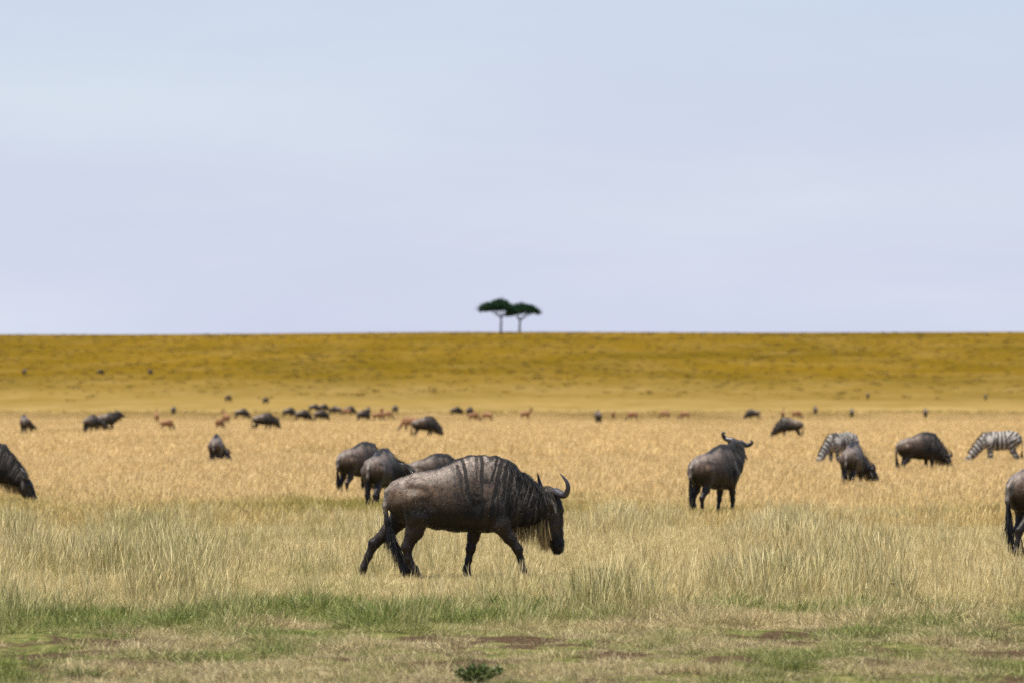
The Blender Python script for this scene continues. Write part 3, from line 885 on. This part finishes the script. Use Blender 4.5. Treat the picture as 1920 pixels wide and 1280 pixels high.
# the walking animal in focus
HERO = dict(
    crest=False, tone=.95, fur=24000,
    legs=[("fore", [(.45, -.165, .86, .16, .095), (.55, -.155, .64, .105, .08), (.65, -.14, .49, .066, .056), (.745, -.135, .36, .050, .046), (.775, -.13, .24, .034, .031), (.80, -.13, .125, .037, .034), (.825, -.13, .06, .034, .033), (.84, -.13, .03, .046, .042)]),
          ("fore", [(.36, .13, .84, .14, .085), (.27, .135, .64, .085, .07), (.225, .135, .50, .066, .056), (.195, .135, .36, .050, .046), (.17, .135, .23, .034, .031), (.145, .135, .12, .037, .034), (.155, .135, .06, .034, .033), (.17, .135, .03, .046, .042)]),
          ("hind", [(-.47, -.165, .93, .20, .12), (-.41, -.165, .73, .145, .10), (-.455, -.145, .56, .098, .07), (-.545, -.145, .385, .060, .045), (-.525, -.145, .25, .039, .034), (-.455, -.145, .125, .042, .037), (-.425, -.145, .06, .036, .034), (-.405, -.145, .03, .048, .044)]),
          ("hind", [(-.50, .13, .95, .19, .12), (-.60, .145, .74, .13, .095), (-.76, .145, .565, .083, .065), (-.935, .145, .415, .058, .044), (-.995, .145, .27, .038, .034), (-1.06, .145, .13, .041, .037), (-1.075, .145, .065, .036, .034), (-1.07, .145, .03, .047, .043)])],
    neck=[(.42, 0, .98, .385, .21), (.60, .01, .955, .355, .175), (.74, .03, .915, .30, .15), (.87, .055, .87, .25, .135), (.98, .085, .86, .20, .12), (1.06, .11, .93, .13, .11)],
    head=((1.10, .13, .985), (.13, .075, -1), (.86, .5, .1)),
    tail=[(-.70, 0, 1.10, .042, .042), (-.775, -.01, 1.02, .032, .032), (-.80, -.02, .86, .027, .027), (-.775, -.02, .68, .028, .028), (-.70, -.02, .45, .026, .024), (-.62, -.02, .27, .014, .014)])
hx, hy, hz = at(851, 161.5)
hero = empty("wildebeest", (hx, hy, hz), 0.0)
wildebeest(hero, HERO, .0115, 5, 1.6)
tag(hero, "large dark striped wildebeest walking in profile in the meadow, sharp and with a tan beard", "wildebeest", "wildebeest of the herd")

protos = {}
def put(pose, px, s, head, sc, label, seed=3):
    loc = at(px, s)
    if pose not in protos:
        e = empty("wildebeest", loc, R(head)); e.scale = (sc, sc, sc)
        wildebeest(e, POSES[pose], .019, seed + len(protos), .8)
        protos[pose] = e
        KIDS[e.name] = children_of(e)
    else:
        e = copy_tree(protos[pose], loc, R(head), sc)
    tag(e, label, "wildebeest", "wildebeest of the herd")
    return e

# the middle distance, each one by itself: pose, column, px per metre, heading (0 = to the right, 90 = away), size, label
MID = [
    ("graze", -44, 88, 4, 1.0, "black-necked wildebeest cut off by the frame, head down in green grass"),
    ("graze", 672, 77, 52, .97, "brown wildebeest seen from its rump, standing behind the one with its head turned"),
    ("look_right", 712, 93, 72, .90, "wildebeest with pale rump and hanging black tail, head turned aside toward the walking one"),
    ("low", 806, 90, 34, .82, "tan-backed wildebeest mostly hidden behind the back of the large walking one"),
    ("alert", 1340, 98, 52, .97, "wildebeest with raised head and both horns showing, standing with its back turned"),
    ("graze_right", 1598, 72, 74, .94, "wildebeest grazing rump first in front of a zebra, one curved horn showing"),
    ("graze", 1722, 60, 26, .98, "dark humped wildebeest grazing in side view between the two zebras"),
    ("low", 1966, 142, 42, .97, "dark wildebeest walking out of the frame, only its hindquarters and tail in view"),
    ("graze_right", 405, 54, 86, .86, "lone wildebeest seen square from behind, grey rump, in open straw grass"),
    ("graze", 1482, 33, 176, .90, "dark wildebeest with lowered head beyond the one with raised horns"),
    ("graze", 795, 33, 20, .95, "wildebeest with pale grey flank and black hump beside a lying reddish antelope"),
    ("look_right", 45, 30, 95, .98, "wildebeest with black hump alone near the frame edge on the far plain"),
    ("look_right", 170, 29, 60, .95, "grey-flanked far wildebeest with another one's dark head right behind it"),
    ("alert", 200, 26, 10, 1.0, "far wildebeest with dark head raised behind a grey-flanked one"),
    ("low", 493, 26, 15, .98, "dark wildebeest standing apart between the lone rump and the far herd"),
]
for a in MID: put(*a)
L3 = "one of three tiny dark wildebeest in a loose slanting row on the far plain"
LR = "tiny dark wildebeest in the farthest row, right at the edge of the golden slope"
LP = "one of two tiny dark wildebeest close together above a pair of reddish antelopes"
LB = "tiny dark wildebeest facing away by itself far beyond the zebras"
FAR_DARK = [("graze", 452, 15, 5, "tiny dark wildebeest right beside the brown antelope with raised head"), ("graze", 541, 14, 10, L3), ("graze", 566, 17, 20, L3), ("low", 600, 17, 40, L3),
            ("graze", 588, 11.5, 0, LR), ("graze", 605, 11.5, 10, LR), ("low", 632, 12.5, 160, LR), ("graze", 654, 12.5, 5, LR), ("low", 690, 13, 80, LR), ("low", 740, 12, 70, LR),
            ("low", 679, 17, 50, "tiny dark wildebeest next to two reddish antelopes, just before the farthest row"), ("low", 854, 13, 30, LP), ("graze", 880, 13, 60, LP),
            ("low", 1122, 19, 100, "tiny dark wildebeest at the end of a line of reddish antelopes"),
            ("graze", 1413, 15.5, 180, "tiny dark wildebeest in side view, alone far behind the one with raised horns"), ("low", 1597, 14.5, 85, LB), ("low", 1735, 14.5, 88, LB),
            ("low", 325, 12.5, 80, "tiny dark wildebeest facing away beyond the reddish antelope between two pairs"),
            ("low", 1529, 12.5, 95, "tiny dark wildebeest facing away just past a pair of reddish antelopes")]
for p, px, q, hd, lb in FAR_DARK:
    put(p, px, q, hd, 1.0, lb)
L1 = "speck-like dark wildebeest, one of two at the foot of the golden slope above the herd"
L2 = "speck-like dark wildebeest halfway up the golden slope, well apart from the herd"
L4 = "speck-like dark wildebeest at the foot of the golden slope above the zebras"
SLOPE = [("graze", 427, 9.6, 50, L1), ("low", 497, 9.9, 60, L1), ("graze", 187, 8.15, 30, L2), ("graze", 46, 8.1, 120, L2), ("graze", 281, 8.15, 60, L2), ("low", 1848, 9.5, 85, L4), ("low", 1627, 9.4, 80, L4)]
for p, px, q, hd, lb in SLOPE:
    put(p, px, q, hd, .95, lb)

# ------------------------------------------------------------------ zebras
def zebra_material():
    t = NT("zebra_coat")
    st = t.attr("st")
    sep = t.n("ShaderNodeSeparateXYZ", {0: st.outputs["Vector"]})
    tc = t.n("ShaderNodeTexCoord").outputs["Object"]
    wob = t.noise(tc, 4.0, 2)
    ph = t.math('ADD', t.math('MULTIPLY', sep.outputs[0], 2 * math.pi / .135), t.math('MULTIPLY', t.math('SUBTRACT', wob, .5), 3.0))
    ph = t.math('ADD', ph, t.math('MULTIPLY', sep.outputs[1], .9))
    s = t.math('ADD', t.math('SINE', ph), sep.outputs[2])
    f = t.rng(s, -.05, .30)
    c = t.mix(f, (.012, .010, .010), (.36, .33, .30))
    fur = t.noise(tc, 60, 3)
    c = t.mix(t.rng(fur, .3, .8, 0, .3), c, (.20, .17, .14))
    b = t.n("ShaderNodeBsdfPrincipled", {"Base Color": c, "Roughness": .6, "Specular IOR Level": .3})
    return t.surf(b.outputs[0])
M_ZEBRA = zebra_material()

def zebra(root, seed):
    r = np.random.RandomState(seed)
    sk = Skin()
    tor = [(-.60, 1.20, .88, .13, 0), (-.50, 1.29, .74, .22, .0), (-.32, 1.33, .68, .265, .02), (-.1, 1.30, .64, .28, .05), (.12, 1.28, .63, .28, .08), (.32, 1.30, .66, .25, .12), (.46, 1.27, .74, .19, .15), (.53, 1.2, .82, .15, .1)]
    sk.chain("torso", [(x, 0, (a + b) / 2, (a - b) / 2, w) for x, a, b, w, e in tor], s0=-.6, egg=[e for *_, e in tor])
    for k, pts in [fore(-.13, .38, .40, .36), fore(.13, .36, .30, .24), hind(-.14, -.34, -.60, -.56), hind(.14, -.32, -.50, -.44)]:
        sk.chain("leg", [(x, y, z * (1.06 if z > .5 else 1.0), a, b) for x, y, z, a, b in pts], up=(1, 0, 0), k=.05)
    nk = [(.42, 0, 1.05, .25, .14), (.62, 0, .90, .20, .11), (.80, 0, .70, .165, .095), (.94, 0, .52, .14, .085), (1.0, 0, .44, .11, .08)]
    P = np.array([p[:3] for p in nk]); T = nrm(np.gradient(P, axis=0))
    ups = np.array([nrm(np.array([0, 0, 1.0]) - t * t[2]) for t in T])
    sk.chain("neck", nk, up=ups, k=.05, s0=.5)
    poll = np.array((1.02, 0, .42)); D, F, S = head_frame((.60, 0, -.75), (.8, 0, .6))
    H = lambda t, f=0, s=0: poll + D * t + F * f + S * s
    sk.chain("head", [(*H(t, f), a, b) for t, f, a, b in [(0, -.01, .11, .08), (.12, 0, .125, .09), (.26, .01, .095, .07), (.38, .02, .07, .058), (.46, .02, .06, .058)]], up=F, s0=1.2, k=.03)
    for sg in (-1, 1):
        sk.chain("ear", [(*H(0, .02, sg * .06), .03, .022), (*H(-.09, .03, sg * .09), .04, .014), (*H(-.16, .03, sg * .10), .012, .008)], up=S, k=.02)
    sk.chain("tail", [(-.66, 0, 1.16, .03, .03), (-.74, 0, .98, .022, .022), (-.75, 0, .75, .018, .018), (-.73, 0, .55, .012, .012)], up=(1, 0, 0), k=.02)
    V, Fc = sk.build(.018)
    g = sk.weights(V); names = list(g)
    near = np.argmin(np.stack([g[n][0] for n in names], 1), 1)
    s = np.zeros(len(V)); u = np.zeros(len(V)); bias = np.zeros(len(V))
    for i, n in enumerate(names):
        m = near == i
        if n == "leg":
            s[m] = V[m, 2] * .9; bias[m] = .35
            hip = m & (V[:, 2] > .62); s[hip] = (V[hip, 0] * .6 + V[hip, 2] * .8); bias[hip] = 0
        elif n == "torso":
            s[m] = g[n][1][m] + np.where(g[n][1][m] < -.2, V[m, 2] * .0, 0); u[m] = g[n][2][m]
            bias[m] = np.where(g[n][2][m] < -.8, .9, 0)
            rp = m & (V[:, 0] < -.25); s[rp] = V[rp, 0] * .75 + (V[rp, 2] - 1.0) * .55
        else:
            s[m] = g[n][1][m]; u[m] = g[n][2][m]
        if n == "head":
            bias[m & ((V - poll) @ D > .38)] = -1.5
    add_mesh("body", V, Fc, M_ZEBRA, root, True, {"st": ('FLOAT_VECTOR', np.stack([s, u, bias], 1).astype(np.float32))})
    n = 260
    Q = P + ups * np.array([p[3] for p in nk])[:, None] * .96
    t = r.rand(n) * (len(Q) - 1); i = np.minimum(t.astype(int), len(Q) - 2); f = (t - i)[:, None]
    P0 = Q[i] * (1 - f) + Q[i + 1] * f + r.normal(size=(n, 3)) * .006
    hair("mane", P0, ups[i] + r.normal(size=(n, 3)) * .1, .07 + .03 * r.rand(n), np.full(n, .012), np.zeros((n, 3)), M_MANE, root, r)
    n = 120
    P0 = np.array((-.74, 0, .60)) + r.normal(size=(n, 3)) * .012
    hair("tail_tuft", P0, np.array((0, 0, -1.0)) + r.normal(size=(n, 3)) * .12, .15 + .2 * r.rand(n), np.full(n, .012), r.normal(size=(n, 3)) * .05, M_TAIL, root, r)
    for sg in (-1, 1): ball("eye", H(.13, .05, sg * .083), .02, M_EYE, root)

z1 = empty("zebra", at(1876, 54), R(177)); zebra(z1, 3)
tag(z1, "striped zebra grazing in full side view, head down, by itself", "zebra", "zebras among the wildebeest")
KIDS[z1.name] = children_of(z1)
z2 = copy_tree(z1, at(1578, 56), R(222), 1.0)
tag(z2, "striped zebra partly hidden behind a grazing wildebeest", "zebra", "zebras among the wildebeest")

# ------------------------------------------------------------------ reddish antelopes of the far herd
def antelope_material():
    t = NT("antelope_coat")
    tc = t.n("ShaderNodeTexCoord").outputs["Object"]
    sep = t.n("ShaderNodeSeparateXYZ", {0: tc})
    c = t.mix(t.rng(t.noise(tc, 6, 4), .3, .7), (.19, .085, .035), (.27, .135, .06))
    c = t.mix(t.rng(sep.outputs[2], .62, .52), c, (.07, .04, .03))
    b = t.n("ShaderNodeBsdfPrincipled", {"Base Color": c, "Roughness": .6, "Specular IOR Level": .3})
    return t.surf(b.outputs[0])
M_ANT = antelope_material()
def antelope(root, grazing):
    sk = Skin()
    tor = [(-.52, 1.02, .76, .10, 0), (-.42, 1.07, .66, .16, 0), (-.2, 1.08, .60, .19, 0), (.05, 1.13, .58, .20, 0), (.25, 1.18, .60, .18, .1), (.38, 1.17, .66, .14, .1), (.46, 1.1, .74, .11, .1)]
    sk.chain("torso", [(x, 0, (a + b) / 2, (a - b) / 2, w) for x, a, b, w, e in tor], egg=[e for *_, e in tor])
    for k, pts in STAND:
        sk.chain("leg", [(x * .84, y * .78, z * .90, a * .70, b * .74) for x, y, z, a, b in pts], up=(1, 0, 0), k=.04)
    if grazing:
        nk = [(.36, 0, .96, .19, .11), (.56, 0, .74, .12, .08), (.72, 0, .48, .085, .065), (.78, 0, .36, .08, .06)]; D = (.6, 0, -.7); F = (.8, 0, .6)
    else:
        nk = [(.36, 0, 1.0, .19, .11), (.52, 0, 1.18, .12, .08), (.62, 0, 1.38, .09, .065), (.64, 0, 1.46, .08, .06)]; D = (.85, 0, -.6); F = (.5, 0, .8)
    sk.chain("neck", nk, up=(.7, 0, .7) if grazing else (-.7, 0, .6), k=.05)
    poll = np.array(nk[-1][:3]); D, F, S = head_frame(D, F)
    H = lambda t, f=0, s=0: poll + D * t + F * f + S * s
    sk.chain("head", [(*H(t), a, b) for t, a, b in [(0, .075, .06), (.1, .085, .065), (.25, .06, .045), (.37, .042, .038)]], up=F, k=.03)
    for sg in (-1, 1):
        sk.chain("ear", [(*H(0, .0, sg * .05), .025, .02), (*H(-.02, -.04, sg * .14), .03, .012), (*H(-.03, -.06, sg * .18), .01, .008)], up=D, k=.02)
    sk.chain("tail", [(-.58, 0, 1.0, .02, .02), (-.63, 0, .8, .016, .016), (-.62, 0, .6, .012, .012)], up=(1, 0, 0), k=.02)
    V, Fc = sk.build(.02)
    add_mesh("body", V, Fc, M_ANT, root)
    for sg in (-1, 1):
        tube("horn", [(*H(t, f, sg * s), q) for t, f, s, q in [(0, .05, .03, .022), (-.12, .05, .06, .02), (-.25, .0, .09, .014), (-.36, .02, .08, .004)]], M_HORN, root, 8)
aprot = {}
def put_ant(g, px, s, hd, sc, label):
    if g not in aprot:
        e = empty("antelope", at(px, s), R(hd)); e.scale = (sc,) * 3
        antelope(e, g); aprot[g] = e; KIDS[e.name] = children_of(e)
    else:
        e = copy_tree(aprot[g], at(px, s), R(hd), sc)
    tag(e, label, "antelope", "reddish antelopes of the far herd")
put_ant(True, 770, 27, 185, 1.0, "reddish antelope right behind the grey-flanked wildebeest with black hump")
put_ant(True, 312, 26, 20, .8, "reddish antelope in straw between two pairs of far wildebeest")
put_ant(False, 985, 16, 10, 1.05, "reddish antelope standing alone with its head up on the far plain")
put_ant(True, 412, 25, 60, .85, "reddish antelope just behind the lone wildebeest with grey rump")
put_ant(False, 424, 20, 120, 1.0, "brown antelope with raised head behind another reddish antelope")
A1 = "one of two tiny reddish antelopes side by side next to a tiny dark wildebeest"
A2 = "one of two tiny reddish antelopes grazing below a pair of dark wildebeest"
A3 = "one of four tiny reddish antelopes strung out in a line on the open far plain"
A4 = "one of two tiny reddish antelopes beyond the wildebeest with lowered head"
for g, px, q, hd, lb in [(True, 650, 13, 180, "tiny reddish antelope touching a dark wildebeest of the farthest row"), (True, 708, 17, 10, A1), (True, 725, 15.5, 0, A1), (True, 887, 17.5, 20, A2), (True, 914, 17, 170, A2),
                         (True, 1150, 15, 90, A3), (True, 1187, 16, 190, A3), (True, 1247, 15, 170, A3), (True, 1284, 16, 185, A3), (False, 1468, 15, 80, A4), (True, 1493, 15, 20, A4),
                         (True, 716, 12.5, 80, "tiny reddish antelope between two dark wildebeest of the farthest row"), (False, 294, 19, 95, "tiny antelope with raised head facing away beside a larger reddish one")]:
    put_ant(g, px, q, hd, 1.0, lb)

# ------------------------------------------------------------------ the two umbrella trees on the skyline
M_BARK = plain("acacia_bark", (.075, .055, .045), .9, .2, .6, 12)
def leaf_material():
    t = NT("acacia_leaf")
    br = t.attr("br").outputs["Fac"]
    c = t.mix(br, (.013, .034, .020), (.034, .068, .032))
    d = t.n("ShaderNodeBsdfDiffuse", {"Color": c}); q = t.n("ShaderNodeBsdfTranslucent", {"Color": c})
    return t.surf(t.n("ShaderNodeMixShader", {0: .2, 1: d.outputs[0], 2: q.outputs[0]}).outputs[0])
M_LEAF = leaf_material()
def acacia(px, s, hgt, rx_l, rx_r, crown_h, label, seed, fork, peak):
    r = np.random.RandomState(seed)
    root = empty("acacia_tree", at(px, s))
    base = hgt - crown_h
    limbs, tips = [], []
    def branch(p0, p1, r0, r1):
        limbs.append((np.array(p0, float), np.array(p1, float), r0, r1))
    fk = np.array((0.1, 0, base * fork))
    branch((0, 0, -.3), fk, .34, .26)
    cl = []
    nb = 9
    for i in range(nb):
        a = 2 * math.pi * i / nb + r.rand() * .5
        ex = (rx_r if math.cos(a) > 0 else rx_l) * math.cos(a) * (.5 + .35 * r.rand()); ey = max(rx_l, rx_r) * .85 * math.sin(a) * (.5 + .35 * r.rand())
        midp = fk + np.array((ex * .28, ey * .28, (base - fk[2]) * .75 + .2)); end = np.array((ex, ey, base + crown_h * (.25 + .25 * r.rand())))
        branch(fk, midp, .15, .10); branch(midp, end, .10, .04)
        for _ in range(4):
            e2 = end + r.normal(size=3) * np.array((1.1, 1.1, .3)); branch(midp * .3 + end * .7, e2, .05, .02)
    V, F, o = [], [], 0
    for p0, p1, r0, r1 in limbs:
        T = nrm(p1 - p0); U = nrm(np.cross(T, (.3, .9, .1))); W = np.cross(T, U); ns = 7
        a = np.linspace(0, 2 * np.pi, ns, endpoint=False)
        ring = np.cos(a)[:, None] * U + np.sin(a)[:, None] * W
        V += [p0 + ring * r0, p1 + ring * r1]
        k = np.arange(ns); kn = (k + 1) % ns
        F.append(np.stack([o + k, o + kn, o + ns + kn, o + ns + k], -1)); o += 2 * ns
    add_mesh("trunk", np.concatenate(V), np.concatenate(F), M_BARK, root)
    # crown: flat-bottomed layered clumps of leaf-sized faces
    C, N = [], 190
    for i in range(N):
        a = r.rand() * 2 * math.pi; q = math.sqrt(r.rand())
        rx = rx_r if math.cos(a) > 0 else rx_l
        x = math.cos(a) * q * rx; y = math.sin(a) * q * max(rx_l, rx_r) * .85
        dome = crown_h * np.clip(1 - ((x - peak) / (rx if (x - peak) * math.cos(a) > 0 else rx)) ** 2 * .8 - (y / max(rx_l, rx_r)) ** 2 * .6, .12, 1)
        z = base + .12 * crown_h + dome * (.18 + .72 * r.rand() ** .7) * .9
        C.append((x, y, z, .35 + .5 * r.rand()))
    P = []
    for x, y, z, rad in C:
        m = 75
        P.append(np.array((x, y, z)) + r.normal(size=(m, 3)) * np.array((rad, rad, rad * .42)) * .75)
    P = np.concatenate(P); n = len(P)
    A = nrm(r.normal(size=(n, 3))); B = nrm(np.cross(A, r.normal(size=(n, 3))))
    sz = (.10 + .10 * r.rand(n))[:, None]
    Vv = np.stack([P - A * sz - B * sz * .6, P + A * sz - B * sz * .6, P + A * sz + B * sz * .6, P - A * sz + B * sz * .6], 1).reshape(-1, 3)
    Fq = np.arange(4 * n).reshape(-1, 4)
    add_mesh("crown", Vv, Fq, M_LEAF, root, False, {"br": ('FLOAT', np.repeat(r.rand(n), 4).astype(np.float32))})
    tag(root, label, "tree", "umbrella trees on the skyline")
acacia(939, 6.5, 10.1, 6.0, 4.8, 5.0, "taller flat-topped dark green acacia on the bare skyline, single pale trunk", 4, .86, -.5)
acacia(974, 6.35, 8.9, 3.6, 6.3, 4.6, "lower flat-topped acacia on the skyline beside the taller one, slender trunk", 9, .72, .3)

# ------------------------------------------------------------------ single plants in the near strip
def weed(px, s, hgt, spread, n, label, seed):
    r = np.random.RandomState(seed)
    root = empty("weed_plant", at(px, s))
    Vs, Fs, o = [], [], 0; L = []
    for i in range(n):
        a = r.rand() * 6.283; q = r.rand() ** .6
        tip = np.array((math.cos(a) * q * spread, math.sin(a) * q * spread, hgt * (1.05 - .45 * q) * (.7 + .35 * r.rand())))
        for k in range(26):
            t = .25 + .75 * r.rand(); L.append((tip * np.array((t, t, t ** .8)) + r.normal(size=3) * .010, nrm(tip + r.normal(size=3) * .12)))
        d = nrm(tip); U = nrm(np.cross(d, (.2, 1, .1))); W = np.cross(d, U)
        ring = np.stack([U, -.5 * U + .866 * W, -.5 * U - .866 * W])
        Vs += [ring * .003 + np.array((0, 0, -.02)), tip * .55 + np.array((0, 0, .02)) + ring * .002, tip + ring * .0008]
        k = np.arange(3); kn = (k + 1) % 3
        Fs += [np.stack([o + k, o + kn, o + 3 + kn, o + 3 + k], -1), np.stack([o + 3 + k, o + 3 + kn, o + 6 + kn, o + 6 + k], -1)]; o += 9
    add_mesh("stem", np.concatenate(Vs), np.concatenate(Fs), M_WEED_STEM, root)
    P = np.array([p for p, _ in L]); D = np.array([d for _, d in L]); m = len(P)
    V, F, H, B = ribbons(P, nrm(D + r.normal(size=(m, 3)) * .5), .022 + .02 * r.rand(m), .011 + .007 * r.rand(m), r.normal(size=(m, 3)) * .2, 3, r)
    f = add_mesh("foliage", V, F, M_WEED, root, True, {"h": ('FLOAT', H.astype(np.float32)), "br": ('FLOAT', B.astype(np.float32))})
    tag(f, kind="stuff")
    tag(root, label, "plant")
M_WEED = hair_material("weed_leaf", (.035, .055, .012), (.13, .16, .035))
M_WEED_STEM = plain("weed_stem", (.06, .06, .025), .7, .2)
weed(893, 257, .20, .22, 34, "small dark green leafy weed in the worn turf in front of the walking wildebeest", 5)

def tussock(px, q, n, hgt, spread, root_c, tip_c, label, seed, lean=.5):
    r = np.random.RandomState(seed)
    o = empty("grass_tussock", at(px, q))
    V, F, H, B = clump(r, n, spread, hgt * .35, hgt, .005, lean, .45, 4)
    add_mesh("blades", V, F, hair_material("tussock_blade", root_c, tip_c, .6), o, True, {"h": ('FLOAT', H.astype(np.float32)), "br": ('FLOAT', B.astype(np.float32))})
    V, F, H, B = clump(r, n // 12, spread * .6, hgt, hgt * 1.6, .0045, lean * .6, .2, 4)
    add_mesh("dry_stalks", V, F, hair_material("tussock_stalk", (.35, .25, .10), (.75, .60, .34), .6), o, True, {"h": ('FLOAT', H.astype(np.float32)), "br": ('FLOAT', B.astype(np.float32))})
    tag(o, label, "grass")
tussock(150, 250, 420, .16, .16, (.05, .08, .012), (.30, .30, .10), "tall loose green grass tuft with long straw stalks standing in the worn turf", 21)
tussock(1762, 203, 520, .22, .24, (.06, .07, .012), (.38, .33, .10), "dense olive tussock where the standing grass meets the short turf", 22, .7)
tussock(1320, 197, 300, .20, .16, (.07, .08, .015), (.42, .36, .13), "loose yellowish tussock in the standing grass edge before the striped walker", 23, .6)
tussock(1120, 112, 500, .26, .42, (.05, .05, .010), (.20, .17, .04), "low dark olive clump in the grass between the walking and the alert wildebeest", 24, .7)
tussock(410, 206, 260, .15, .13, (.06, .12, .015), (.28, .33, .09), "fresh green tuft at the edge of the short turf, bare soil in front", 25, .6)
